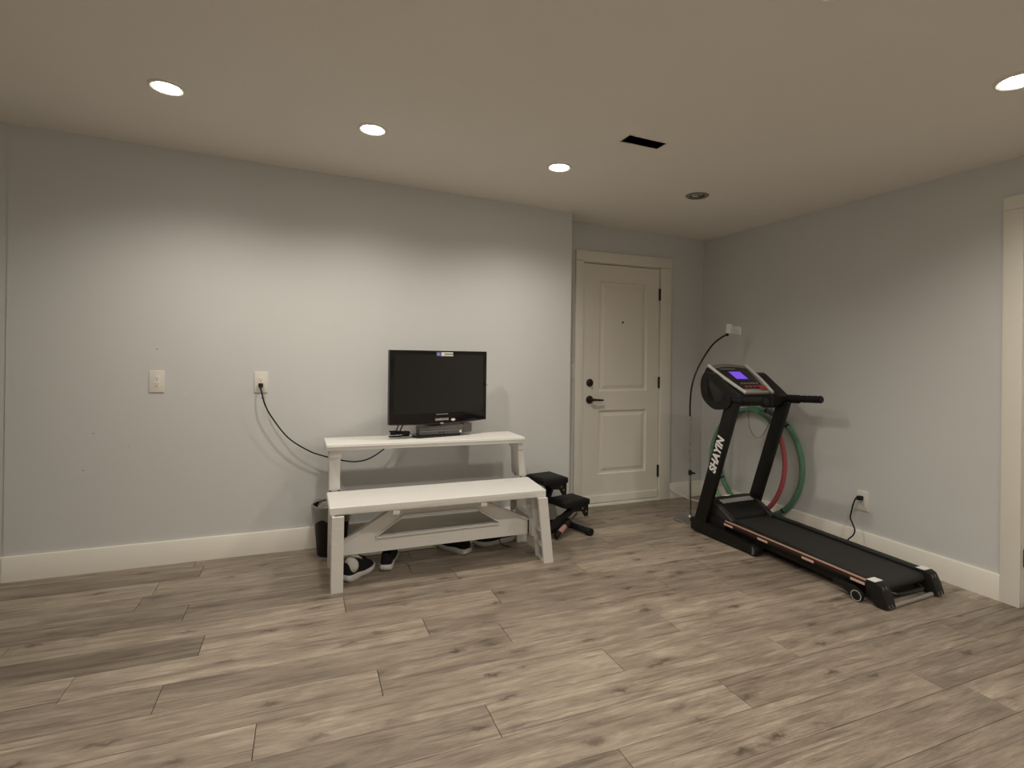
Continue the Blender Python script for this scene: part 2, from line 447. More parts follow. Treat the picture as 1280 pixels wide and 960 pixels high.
b = NB(); lathe(b, [(.009, 0), (.009, .003), (.004, .004), (0, .004)], seg=16); yrot(b, 2.536, door_y+.004, 1.548); obj('peephole', b, SLOT, door)
b = NB(); box(b, DL+.004, DR-.004, door_y-.012, door_y, .027, .088); bev(b, .003); obj('door_sweep', b, TRIM, door)

# ---- second door at the right edge: casing, jamb, slab
t4 = struct_empty('trim_4', (0,0,0), 'white casing of the doorway at the right edge')
for bx in ((XR-.02, XR, -2.084, -2.0, 0, 2.025), (XR-.02, XR, -3.01, -2.926, 0, 2.025), (XR-.02, XR, -3.01, -2.0, 2.0255, 2.095)):
    b = NB(); box(b, *bx); bev(b, .004); obj('casing_board', b, TRIM, t4)
b = NB(); box(b, XR, XR+.12, -2.0835, -2.08, 0, 2.03); box(b, XR, XR+.12, -2.93, -2.9265, 0, 2.03)
struct('trim_5', b, TRIM, 'white jamb of the doorway at the right edge')
b = NB(); framed_slab(b, -2.922, -2.088, .01, 2.024, 0, .04, [(-2.80, -2.21, .26, .80), (-2.80, -2.21, .96, 1.88)])
xf(b, Matrix(((0,1,0,XR+.022),(1,0,0,0),(0,0,1,0),(0,0,0,1))))
d2 = struct('door_2', b, DOORP, 'pale door in the right wall, only its hinge edge in view')
for z0, z1 in ((.26,.80),(.96,1.88)):
    b = NB(); box(b, XR+.034, XR+.056, -2.80, -2.21, z0, z1); obj('panel', b, DOORP, d2)
for z in (1.33, .25, 1.8):
    b = NB(); rod(b, (XR+.016, -2.0875, z-.045), (XR+.016, -2.0875, z+.045), .006, 8); obj('hinge', b, BRONZE, d2)

# ================================================================== CEILING THINGS
slope = Matrix.Rotation(math.atan(SY), 4, 'X') @ Matrix.Rotation(-math.atan(SX), 4, 'Y')
def downlight(x, y, label, grp):
    z = ce(x, y)
    t = thing('downlight', label, 'ceiling light', (x, y, z), 0, grp)
    b = NB(); lathe(b, [(.056, -.0005), (.056, -.006), (.064, -.0085), (.071, -.006), (.0735, -.0005)], seg=36, close=False); xf(b, slope)
    obj('trim_ring', b, TRIM, t)
    b = NB(); lathe(b, [(.0555, -.002), (.054, -.006), (.044, -.0095), (.026, -.012), (0, -.013)], seg=32, close=False); xf(b, slope)
    obj('lens', b, LENS, t)
    ld = bpy.data.lights.new('lamp', 'SPOT'); ld.energy = LAMP_W; ld.color = LAMP_COL
    ld.spot_size = math.radians(LAMP_ANGLE); ld.spot_blend = LAMP_BLEND; ld.shadow_soft_size = .045
    lo = bpy.data.objects.new('lamp', ld); C.objects.link(lo); lo.parent = t; lo.location = (0, 0, -.03)
    return t
GL = 'lit recessed downlights in the ceiling'
downlight(*LIT[0], 'glowing round downlight at the left, the first of the row along the back wall', GL)
downlight(*LIT[1], 'glowing round downlight above and left of the television', GL)
downlight(*LIT[2], 'glowing round downlight in front of the entry door recess', GL)
downlight(*LIT[3], 'glowing round downlight cut off by the top edge of the photo', GL)
downlight(*LIT[4], 'glowing round downlight cut off by the right edge of the photo', GL)
for p in HID_FILL: downlight(*p, 'unseen round downlight added over or behind the camera for fill light', 'added fill downlights out of view')

z = ce(*DEAD)
t = thing('gimbal_downlight', 'unlit chrome reflector downlight near the corner above the treadmill', 'ceiling light', (*DEAD, z))
b = NB(); lathe(b, [(.050, .002), (.050, -.005), (.058, -.008), (.070, -.007), (.076, -.0005)], seg=32, close=False); xf(b, slope); obj('trim_ring', b, MGREY, t)
b = NB(); lathe(b, [(.051, .0), (.050, .03), (.040, .06), (.0, .065)], seg=28, close=False); obj('can', b, DUCT, t)
b = NB(); lathe(b, [(.047, .004), (.042, .018), (.028, .036), (.012, .044), (0, .045)], seg=28, close=False); obj('reflector', b, CHROME, t)
b = NB(); lathe(b, [(.018, .012), (.018, .02), (.010, .036), (0, .036)], seg=16); obj('bulb', b, BULB, t)
for a in (0, math.pi/2):
    b = NB(); box(b, -.047, .047, -.003, .003, .0, .004); xf(b, Matrix.Rotation(a+.5, 4, 'Z')); obj('grille_bar', b, CHROME, t)

x0, x1, y0, y1 = VENT; zc = ce((x0+x1)/2, (y0+y1)/2)
t = thing('air_vent', 'dark uncovered rectangular duct opening in the ceiling', 'vent', ((x0+x1)/2, (y0+y1)/2, zc))
L = t.location
b = NB()
for a in ((x0-.002,x0,y0,y1),(x1,x1+.002,y0,y1),(x0,x1,y0-.002,y0),(x0,x1,y1,y1+.002)): box(b, *a, zc+.0, zc+.2)
box(b, x0, x1, y0, y1, zc+.198, zc+.2)
obj('duct_boot', b, DUCT, t, L)
b = NB()
for a in ((x0-.008,x0+.001,y0-.008,y1+.008),(x1-.001,x1+.008,y0-.008,y1+.008)):
    x_, X_, y_, Y_ = a; hexa(b, [(x_,y_,ce(x_,y_)-.002),(X_,y_,ce(X_,y_)-.002),(X_,Y_,ce(X_,Y_)-.002),(x_,Y_,ce(x_,Y_)-.002),(x_,y_,ce(x_,y_)),(X_,y_,ce(X_,y_)),(X_,Y_,ce(X_,Y_)),(x_,Y_,ce(x_,Y_))])
for a in ((x0+.001,x1-.001,y0-.008,y0+.001),(x0+.001,x1-.001,y1-.001,y1+.008)):
    x_, X_, y_, Y_ = a; hexa(b, [(x_,y_,ce(x_,y_)-.002),(X_,y_,ce(X_,y_)-.002),(X_,Y_,ce(X_,Y_)-.002),(x_,Y_,ce(x_,Y_)-.002),(x_,y_,ce(x_,y_)),(X_,y_,ce(X_,y_)),(X_,Y_,ce(X_,Y_)),(x_,Y_,ce(x_,Y_))])
obj('opening_edge', b, CEIL, t, L)
b = NB(); box(b, x0+.03, x1-.05, (y0+y1)/2-.004, (y0+y1)/2+.004, zc+.05, zc+.06); obj('damper_rod', b, MGREY, t, L)

# ================================================================== WALL PLATES
def outlet(loc, facing, label, cat='outlet', kind='duplex', W=.076, H=.128):
    """built facing -Y, then turned."""
    t = thing('wall_outlet' if kind != 'switch' else 'light_switch', label, cat, loc, facing, 'wall outlets' if kind != 'switch' else None)
    b = NB(); box(b, -W/2, W/2, -.006, 0, -H/2, H/2); bev(b, .003, 2); obj('cover_plate', b, PLATE, t)
    if kind == 'switch':
        b = NB(); hexa(b, [(-.016,-.0065,-.033),(.016,-.0065,-.033),(.016,-.005,-.033),(-.016,-.005,-.033),(-.016,-.011,.033),(.016,-.011,.033),(.016,-.005,.033),(-.016,-.005,.033)]); obj('rocker', b, PLATE, t)
        return t
    b = NB(); box(b, -.0165, .0165, -.0075, -.005, -.034, .034); bev(b, .002)
    r = obj('receptacle', b, TRIM, t)
    for s in (.0175, -.0175):
        b = NB(); box(b, -.0075, -.0055, -.0078, -.0074, s-.001, s+.007); box(b, .0055, .0075, -.0078, -.0074, s-.001, s+.006)
        lathe(b, [(.0028, 0), (0, .0003)], seg=10); 
        for v in b.verts[-11:] if False else []: pass
        obj('slots', b, SLOT, r)
        b = NB(); lathe(b, [(.003, 0), (.003, .0004), (0, .0004)], seg=10); yrot(b, 0, -.0074, s-.008); obj('ground_hole', b, SLOT, r)
    return t
outlet((-.799, 0, 1.071), 0, 'empty ivory duplex outlet on the back wall, farthest left')
outlet((-.249, 0, 1.063), 0, 'ivory duplex outlet on the back wall with the black cord plugged in')
outlet((XR, -1.266, .333), math.radians(-90), 'ivory outlet low on the right wall above the treadmill deck')
outlet((2.040, RD, 1.13), 0, 'pale light switch plate half hidden by the wall corner beside the door', 'switch', 'switch', W=.07, H=.118)

# cord from the back wall outlet to the television
t = thing('power_cable', 'black cord drooping from the wall outlet to behind the bench shelf', 'cord', (-.249, -.008, 1.045))
L = t.location
b = NB(); box(b, -.262, -.236, -.036, -.008, 1.032, 1.058); bev(b, .006); rod(b, (-.249,-.034,1.045), (-.248,-.046,1.028), .006, 8); obj('plug', b, RUBBER, t, L)
b = NB(); tube(b, smooth_path([(-.248,-.044,1.030),(-.240,-.055,1.0),(-.223,-.06,.932),(-.181,-.06,.848),(-.089,-.06,.721),(.028,-.06,.635),(.123,-.06,.594),(.235,-.06,.560),(.320,-.06,.547),(.406,-.06,.563),(.498,-.06,.621),(.56,-.06,.70),(.60,-.075,.80),(.64,-.10,.86)], 6), .0042, 8)
obj('cable', b, RUBBER, t, L)
# cord of the treadmill
t = thing('power_cable', 'short black cord from the right wall outlet down behind the treadmill', 'cord', (XR-.008, -1.262, .352))
L = t.location
b = NB(); box(b, XR-.045, XR-.008, -1.276, -1.248, .338, .366); bev(b, .007); rod(b, (XR-.043,-1.262,.352), (XR-.065,-1.262,.35), .007, 8); obj('plug', b, RUBBER, t, L)
b = NB(); tube(b, smooth_path([(XR-.06,-1.262,.351),(3.312,-1.268,.348),(3.303,-1.262,.318),(3.30,-1.254,.275),(3.30,-1.246,.225),(3.30,-1.262,.19),(3.30,-1.276,.155),(3.30,-1.266,.12),(3.30,-1.236,.085),(3.30,-1.20,.035),(3.30,-1.12,.008),(3.30,-.98,.006)], 6), .0045, 8)
obj('cable', b, RUBBER, t, L)

# ================================================================== BENCH
t = thing('convertible_bench', 'white two-tier folding bench with a low seat and a raised shelf behind it', 'bench', (.75, -.45, 0))
BENCH = t; L = t.location
b = NB(); hexa(b, [(.130,-.712,.394),(1.376,-.718,.392),(1.408,-.36,.394),(.130,-.36,.394),(.130,-.712,.436),(1.376,-.718,.436),(1.408,-.36,.436),(.130,-.36,.436)]); bev(b, .007, 3)
seat = obj('seat', b, WHITEP, t, L)
SHZ = .716
b = NB(); hexa(b, [(.122,-.402,SHZ-.034),(1.368,-.402,SHZ-.045),(1.366,-.104,SHZ-.045),(.118,-.104,SHZ-.034),(.122,-.402,SHZ+.002),(1.368,-.402,SHZ-.006),(1.366,-.104,SHZ-.006),(.118,-.104,SHZ+.002)]); bev(b, .008, 3)
shelf = obj('shelf', b, WHITEP, t, L)
b = NB(); hexa(b, [(.126,-.406,SHZ-.016),(1.366,-.406,SHZ-.024),(1.366,-.398,SHZ-.024),(.126,-.398,SHZ-.016),(.126,-.406,SHZ-.008),(1.366,-.406,SHZ-.016),(1.366,-.398,SHZ-.016),(.126,-.398,SHZ-.008)]); bev(b, .003); obj('lip', b, WHITEP, shelf, L)
def hollow_leg(xt0, xt1, xb0, xb1, y0, y1, zt, zb, open_side, ribs):
    """leg with walls on three sides and ribs, open towards -x or +x (open_side)."""
    bm = NB(); w_ = .012
    def sl(xa0, xa1, xb0_, xb1_, ya, yb, za=zb, zb_=zt):
        f0 = (za-zb)/(zt-zb); f1 = (zb_-zb)/(zt-zb)
        X = lambda f, q0, q1: q1 + (q0-q1)*f
        hexa(bm, [(X(f0,xa0,xb0_),ya,za),(X(f0,xa1,xb1_),ya,za),(X(f0,xa1,xb1_),yb,za),(X(f0,xa0,xb0_),yb,za),
                  (X(f1,xa0,xb0_),ya,zb_),(X(f1,xa1,xb1_),ya,zb_),(X(f1,xa1,xb1_),yb,zb_),(X(f1,xa0,xb0_),yb,zb_)])
    sl(xt0, xt1, xb0, xb1, y0, y0+w_*1.6); sl(xt0, xt1, xb0, xb1, y1-w_*1.6, y1)
    if open_side < 0: sl(xt1-w_, xt1, xb1-w_, xb1, y0+w_*1.6, y1-w_*1.6)
    else: sl(xt0, xt0+w_, xb0, xb0+w_, y0+w_*1.6, y1-w_*1.6)
    for z_ in ribs: sl(xt0+.002, xt1-.002, xb0+.002, xb1-.002, y0+w_*1.6, y1-w_*1.6, z_-.006, z_+.006)
    return bm
LEG_T = .393
obj('leg', hollow_leg(.143,.203,.142,.202, -.742, -.618, LEG_T, 0, 1, (.01,.10,.19,.28)), WHITEP, t, L)
obj('leg', hollow_leg(1.316,1.374,1.357,1.418, -.742, -.605, LEG_T, 0, -1, (.006,.10,.19,.385)), WHITEP, t, L)
obj('leg', hollow_leg(.143,.200,.142,.200, -.385, -.272, LEG_T, 0, 1, (.01,.10,.19,.28)), WHITEP, t, L)
obj('leg', hollow_leg(1.332,1.392,1.340,1.408, -.350, -.225, LEG_T, 0, -1, (.006,.10,.19,.28,.385)), WHITEP, t, L)
def slanted(x0t, x1t, x0b, x1b, y0, y1, zt, zb, wd=.005):
    bm = NB(); hexa(bm, [(x0b,y0,zb),(x1b,y0,zb),(x1b,y1,zb),(x0b,y1,zb),(x0t,y0,zt),(x1t,y0,zt),(x1t,y1,zt),(x0t,y1,zt)]); return bev(bm, wd)
obj('post', slanted(.144,.206,.143,.205,-.350,-.20, .682,.436), WHITEP, t, L)
obj('post', slanted(1.338,1.400-.03,1.352,1.404,-.345,-.20, .670,.436), WHITEP, t, L)
for (xa, xb, zt) in ((.140,.210,.682), (1.334,1.376,.672)):
    b = NB(); box(b, xa, xb, -.362, -.19, zt-.05, zt); bev(b, .004); obj('post_collar', b, WHITEP, t, L)
for xa, xb in ((.152,.194),(1.330,1.372)):
    b = NB(); box(b, xa, xb, -.62, -.33, .125, .235); bev(b, .005); obj('side_stretcher', b, WHITEP, t, L)
YP0, YP1 = -.560, -.532
def pp(poly, y0=YP0, y1=YP1):
    bm = NB(); prism(bm, poly, 'y', y0, y1); return bm
obj('stretcher', pp([(.20,.125),(1.325,.125),(1.325,.222),(1.13,.217),(.39,.212),(.20,.200)]), WHITEP, t, L)
obj('diagonal_brace', pp([(.20,.200),(.39,.212),(.548,.318),(.53,.394)]), WHITEP, t, L)
obj('diagonal_brace', pp([(1.325,.222),(.955,.394),(.975,.316),(1.13,.217)]), WHITEP, t, L)
obj('brace_rail', pp([(.53,.394),(.548,.318),(.975,.316),(.955,.394)]), WHITEP, t, L)
b = NB()
def rim(p, q, off):
    px, pz = p; qx, qz = q; d = Vector((qx-px, qz-pz)).normalized(); n = Vector((-d.y, d.x))*off
    prism(b, [(px,pz),(qx,qz),(qx+n.x,qz+n.y),(px+n.x,pz+n.y)], 'y', YP0-.014, YP0-.0005)
rim((.39,.212),(1.13,.217), -.008); rim((1.13,.217),(.975,.316), -.006); rim((.975,.316),(.548,.318), -.006); rim((.548,.318),(.39,.212), -.006)
rim((.20,.200),(.53,.394), -.007); rim((1.325,.222),(.955,.394), .007)
obj('rim', b, WHITEP, t, L)
for x in (.478, .984):
    b = NB(); box(b, x-.019, x+.019, -.708, -.685, .368, .3935); bev(b, .003)
    b2 = obj('clip', b, WHITEP, t, L)
for x, y in ((.150,-.356),(.198,-.356),(1.348,-.28),(1.36,-.352),(1.398,-.352)):
    b = NB(); lathe(b, [(.006,0),(.006,.004),(.003,.006),(0,.006)], (x,y,.436), 10); obj('bolt', b, BRONZE, t, L)
b = NB(); rod(b, (1.327,YP0-.003,.13), (1.327,YP0-.003,.215), .004, 8); obj('hinge_pin', b, BRONZE, t, L)

# ================================================================== TELEVISION, MEDIA BOX, CABLES
SZ = SHZ + .002
tv = thing('television', 'black flat television on the bench shelf with a sticker on its top edge', 'television', (.822, -.245, SZ), math.radians(12.5))
TW, TB, TT = .347, .092, .556
def tv_outline(inset=0, bulge=.012):
    pts = []
    for i in range(13):
        f = i/12; x = -TW+inset + f*2*(TW-inset); pts.append((x, TB+inset*.6 - bulge*(1-(2*f-1)**2)))
    pts += [(TW-inset, TT-inset), (-TW+inset, TT-inset)]
    return pts
b = NB(); prism(b, tv_outline(), 'y', -.018, .014); bev(b, .003, 2, 60)
frame = obj('bezel', b, BLACKG, tv)
b = NB(); prism(b, [(-.24,.15),(.24,.15),(.27,.2),(.27,.46),(.24,.50),(-.24,.50),(-.27,.46),(-.27,.2)], 'y', .014, .05); bev(b, .01); obj('rear_cover', b, BLACK, tv)
b = NB(); box(b, -TW+.028, TW-.028, -.0188, -.0178, TB+.062, TT-.026); obj('screen', b, SCREEN, tv)
b = NB()
pts = tv_outline(0, .012)[:13]
for (xa, za), (xb, zb) in zip(pts, pts[1:]): hexa(b, [(xa,-.0195,za+.001),(xb,-.0195,zb+.001),(xb,-.017,zb+.001),(xa,-.017,za+.001),(xa,-.0195,za+.007),(xb,-.0195,zb+.007),(xb,-.017,zb+.007),(xa,-.017,za+.007)])
obj('chin_strip', b, mat('chin_red', (.045,.018,.018), .2), frame)
b = text_bm('SAMSUNG', .020, bold=.0006, space=1.05); xf(b, Matrix.Translation((.012,-.0186,TB+.018)) @ Matrix.Rotation(math.radians(90),4,'X')); obj('lettering', b, mat('tv_print',(.55,.54,.52),.4), frame)
b = NB(); lathe(b, [(.014,0),(.012,.003),(0,.004)], (0,0,0), 20, 1, .45); yrot(b, .012, -.018, TB-.007); obj('indicator', b, SILVER, frame)
b = NB(); lathe(b, [(.016,0),(.014,.002),(0,.003)], (0,0,0), 20, 1, .5); yrot(b, .094, -.018, TB+.012); obj('badge', b, WHITEL, frame)
b = NB(); box(b, -.03, .055, -.0195, -.018, TB+.050, TB+.054); obj('accent_line', b, SILVER, frame)
b = NB(); box(b, .085, .125, -.0192, -.0178, TT-.035, TT-.008); st = obj('sticker', b, WHITEL, tv, label='white and blue label')
b = NB(); box(b, -.03, .0848, -.0192, -.0178, TT-.035, TT-.008); xf(b, Matrix.Translation((.03,0,0)))
bpy.data.objects.remove(st)
b = NB(); box(b, -.032, .088, -.0192, -.0178, TT-.036, TT-.008); st = obj('sticker', b, mat('sticker_grey',(.30,.29,.28),.5), tv, label='white and blue label')
b = NB(); box(b, -.032, .000, -.0197, -.0190, TT-.036, TT-.008); obj('blue_field', b, BLUEL, st)
b = NB(); lathe(b, [(.010,0),(0,.0006)], (0,0,0), 16); yrot(b, -.019, -.0196, TT-.022); obj('emblem', b, mat('emblem_lilac',(.42,.40,.52),.5), st)
b = NB(); box(b, .002, .026, -.0197, -.0190, TT-.034, TT-.010); obj('white_square', b, WHITEL, st)
b = NB(); box(b, .030, .086, -.0197, -.0190, TT-.017, TT-.010); box(b, .030, .086, -.0197, -.0190, TT-.034, TT-.027); obj('white_band', b, WHITEL, st)
# stand: straight to the shelf in the tv's own frame
b = NB(); prism(b, [(-.15,-.02),(-.17,.03),(-.15,.10),(-.06,.125),(.06,.125),(.15,.10),(.17,.03),(.15,-.02)], 'z', .0005, .012); bev(b, .003); obj('stand_base', b, BLACKG, tv)
b = NB(); box(b, -.05, .05, .075, .10, .012, .30); box(b, -.05, .05, .048, .09, .24, .30); bev(b, .004); obj('stand_neck', b, BLACK, tv)

mb = thing('media_box', 'grey set-top box standing under the television', 'media player', (.855, -.22, SZ+.0125), math.radians(9))
b = NB(); box(b, -.175, .135, -.032, .035, .0, .058); bev(b, .003); body = obj('housing', b, DGREY, mb)
b = NB(); box(b, -.175, .135, -.0325, -.0318, .022, .026); box(b, -.175, .135, -.0325, -.0318, .040, .043); obj('stripe', b, MGREY, body)
b = NB(); box(b, .137, .196, -.030, .035, .004, .062); bev(b, .003); obj('end_module', b, DGREY, mb)
b = NB(); lathe(b, [(.008,0),(.008,.002),(0,.003)], (0,0,0), 14); yrot(b, .112, -.032, .012); obj('button', b, WHITEL, mb)
for x in (-.035, -.010):
    b = NB(); lathe(b, [(.006,0),(.006,.001),(0,.001)], (0,0,0), 12); yrot(b, x, -.032, .012); obj('socket', b, SLOT, mb)

t = thing('cable_bundle', 'tangle of black cables beside the set-top box on the shelf', 'cables', (.60, -.20, SZ))
L = t.location; rr = random.Random(3)
for i in range(6):
    b = NB(); pts = []
    for q in range(7):
        a = q*1.05 + i*.7
        pts.append((.585+.042*math.cos(a)*(1+.25*rr.random()) - .006*i, -.205+.030*math.sin(a)*(.6+.4*rr.random()), SZ+.005+.004*i+.010*rr.random()*min(i,3)/2))
    if i == 0: pts = [(.505,-.21,SZ+.005),(.53,-.22,SZ+.006),(.56,-.225,SZ+.006),(.60,-.215,SZ+.007),(.635,-.21,SZ+.007)]
    if i == 1: pts = [(.57,-.19,SZ+.01),(.58,-.19,SZ+.035),(.592,-.185,SZ+.062),(.61,-.17,SZ+.085),(.63,-.15,SZ+.11)]
    tube(b, smooth_path(pts, 5), .0045, 7); obj('cable', b, RUBBER, t, L)
b = NB(); box(b, .585, .640, -.228, -.196, SZ+.012, SZ+.036); bev(b, .01, 3); obj('adapter', b, BLACK, t, L)

# ================================================================== WASTE BIN
t = thing('waste_bin', 'small black bin with a clear liner behind the left bench leg', 'bin', (.172, -.134, 0))
b = NB(); lathe(b, [(.0,.0),(.082,.0),(.086,.006),(.112,.295),(.116,.300),(.116,.306),(.110,.306),(.083,.012),(.0,.012)], seg=36, close=False); obj('bucket', b, BINB, t)
b = NB(); rr = random.Random(5); prof_in = [.100, .108, .1185, .1225, .1195, .1155]; zz = [.24, .295, .316, .310, .27, .215]
rings = []
for r_, z_ in zip(prof_in, zz):
    ring = []
    for q in range(40):
        a = 2*math.pi*q/40; wob = .003*math.sin(a*7+z_*30) + .002*rr.random()
        zl = z_ + (.012*math.sin(a*3+1)+.012*math.sin(a*5) if z_ == .215 else .004*math.sin(a*6))
        ring.append(b.verts.new(((r_+wob)*math.cos(a), (r_+wob)*math.sin(a), zl)))
    rings.append(ring)
for A, B in zip(rings, rings[1:]):
    for q in range(40): b.faces.new((A[q], A[(q+1) % 40], B[(q+1) % 40], B[q]))
obj('liner', b, LINER, t)
b = NB()
for (x, y, z_, s) in ((-.03,-.01,.27,.055),(.04,.02,.265,.05),(.0,.05,.26,.05)):
    bm2 = NB(); bmesh.ops.create_icosphere(bm2, subdivisions=2, radius=s)
    for v in bm2.verts: v.co *= 1+.35*(rr.random()-.5)
    me = bpy.data.meshes.new('x'); bmesh.ops.translate(bm2, verts=bm2.verts, vec=(x,y,z_)); bm2.to_mesh(me); bm2.free(); b.from_mesh(me); bpy.data.meshes.remove(me)
o = obj('rubbish', b, PAPER, t, ang=10); o['kind'] = 'stuff'

# ================================================================== SHOES
def shoe(loc, rz, label, tongue=True, lace=None, grey=False, size=1.0, collar=False):
    """toe towards +X, heel at -X; origin under the middle."""
    t = thing('sneaker', label, 'shoe', loc, rz, 'black sneakers with white soles under the bench')
    Lh = .142*size; HZ = 1.28
    st = [(-1.0,.024),(-.93,.033),(-.7,.037),(-.35,.035),(0,.038),(.35,.047),(.65,.049),(.85,.041),(.96,.025),(1.0,.012)]
    def outline(scale=1.0):
        up_ = [(x*Lh*(1 if abs(x)<.9 else scale), w*scale) for x, w in st]
        return up_ + [(x, -w) for x, w in up_[::-1]]
    # sole: three stacked outlines, curling at toe and heel
    b = NB(); rings = []
    for sc, zz in ((.90,.0),(1.0,.006),(1.04,.016),(1.0,.026)):
        ring = []
        for x, y in outline(sc):
            f = abs(x)/Lh; cur = .016*max(0, x/Lh-.45)**1.5*2 + .010*max(0, -x/Lh-.6)
            hh = zz*(1.25 if x < -.3*Lh else 1.0)
            ring.append(b.verts.new((x, y, (hh+cur)*1.1)))
        rings.append(ring)
    n = len(rings[0])
    for A, B in zip(rings, rings[1:]):
        for q in range(n): b.faces.new((A[q], A[(q+1)%n], B[(q+1)%n], B[q]))
    b.faces.new(rings[0][::-1]); b.faces.new(rings[-1])
    obj('sole', b, SHOEW, t, ang=60)
    # upper: cross sections along the length
    secs = [(-.97,.021,.060),(-.90,.031,.082),(-.70,.035,.088),(-.45,.034,.080),(-.15,.036,.078),(.10,.040,.074),(.35,.044,.064),(.60,.044,.053),(.82,.036,.043),(.94,.022,.034),(.99,.008,.026)]
    b = NB(); rings = []
    for x, wd, h in secs:
        h *= HZ; base = .024 + .016*max(0, x-.45)**1.5*2; ring = []
        opening = -.86 < x < .12
        for q in range(13):
            a = math.pi*q/12
            if opening:
                yy = wd*math.cos(a)*(1-.12*math.sin(a)); zz = base + (h-base)*min(1, math.sin(a)*1.5)
                if .55 < math.sin(a): zz = base + (h-base)*(1-.62*(math.sin(a)-.72)/.28) if math.sin(a) > .72 else zz
            else:
                yy = wd*math.cos(a); zz = base + (h-base)*math.sin(a)**.8
            ring.append(b.verts.new((x*Lh, yy, zz)))
        rings.append(ring)
    for A, B in zip(rings, rings[1:]):
        for q in range(12): b.faces.new((A[q], A[q+1], B[q+1], B[q]))
    b.faces.new(rings[0]); b.faces.new(rings[-1][::-1])
    obj('upper', b, SHOEB, t, ang=50)
    if tongue:
        b = NB(); pts = [(.14*Lh,0,.080),(-.04*Lh,0,.098),(-.20*Lh,0,.112),(-.36*Lh,0,.120)]
        r_ = []
        for (x, y, z_), wd in zip(pts, (.020,.029,.034,.026)):
            r_.append([b.verts.new((x, wd*math.cos(a)*1.0, z_+.008*math.sin(a))) for a in [2*math.pi*q/12 for q in range(12)]])
        for A, B in zip(r_, r_[1:]):
            for q in range(12): b.faces.new((A[q], A[(q+1)%12], B[(q+1)%12], B[q]))
        b.faces.new(r_[0]); b.faces.new(r_[-1]); obj('tongue', b, SHOEG, t, ang=60)
    b = NB()
    lathe(b, [(.0,0),(.8,.1),(1,.35),(.9,.7),(.6,1),(0,1.02)], (0,0,0), 16); xf(b, Matrix.Translation((-.60*Lh,0,.062)) @ Matrix.Diagonal((.042,.024,.008,1))); obj('insole', b, SHOEG, t, ang=60)
    b = NB()
    for q in range(4):
        x = (.10+.11*q)*Lh; z_ = .100 - .0065*q - (.004 if q > 2 else 0)
        tube(b, smooth_path([(x,-.026,z_-.014),(x+.003,-.012,z_+.002),(x,0,z_+.005),(x+.003,.012,z_+.002),(x,.026,z_-.014)], 3), .003, 6)
    o = obj('laces', b, SHOEB if not grey else SHOEG, t)
    if collar:
        b = NB(); bmesh.ops.create_icosphere(b, subdivisions=3, radius=1.0); xf(b, Matrix.Translation((-.60*Lh,-.006,.078)) @ Matrix.Diagonal((.036,.044,.043,1))); obj('padded_collar', b, SHOEG, t, label='pale grey padded collar')
    if lace:
        b = NB(); tube(b, smooth_path(lace, 5), .0028, 6); obj('loose_lace', b, SHOEB, t)
    return t
shoe((.297,-.538,0), math.radians(46), 'black sneaker with a white sole, its toe poking out beside the left bench leg', size=.82, collar=True)
shoe((.485,-.415,0), math.radians(74), 'black sneaker seen from its white heel, second from the left under the bench')
shoe((.90,-.335,0), math.radians(118), 'sneaker with a pale heel under the middle of the bench', lace=[(.03,-.045,.06),(.02,-.062,.03),(-.02,-.075,.006),(-.07,-.085,.004)])
shoe((1.185,-.31,0), math.radians(186), 'sneaker with a loose lace trailing on the floor near the right bench legs', lace=[(-.02,.04,.06),(-.02,.052,.03),(-.03,.068,.005),(-.05,.10,.004),(-.06,.125,.004)])

# ================================================================== MINI STEPPER
t = thing('mini_stepper', 'black mini stepper with two foot pedals beside the right bench leg', 'exercise machine', (1.70, -.33, 0))
L = t.location
b = NB(); tube(b, smooth_path([(1.868,-.392,.026),(1.835,-.30,.028),(1.80,-.232,.032),(1.75,-.22,.034),(1.62,-.29,.030),(1.47,-.41,.026)], 6), .022, 12); base = obj('base_tube', b, BLACKM, t, L)
for p, q in (((1.868,-.392,.026),(1.874,-.408,.026)), ((1.47,-.41,.026),(1.458,-.42,.026))):
    b = NB(); rod(b, Vector(p)-(Vector(q)-Vector(p))*1.6, q, .0255, 14); obj('end_cap', b, RUBBER, base, L)
b = NB(); rod(b, (1.53,-.385,.05), (1.78,-.10,.05), .018, 10); rod(b, (1.70,-.10,.0215), (1.86,-.10,.0215), .020, 10); obj('spine', b, BLACKM, t, L)
def obox(c, ux, uy, uz, hx, hy, hz):
    c = Vector(c); ux, uy, uz = Vector(ux).normalized(), Vector(uy).normalized(), Vector(uz).normalized()
    bm = NB(); hexa(bm, [c+ux*sx*hx+uy*sy*hy+uz*sz*hz for sz in (-1,1) for sx, sy in ((-1,-1),(1,-1),(1,1),(-1,1))]); return bm
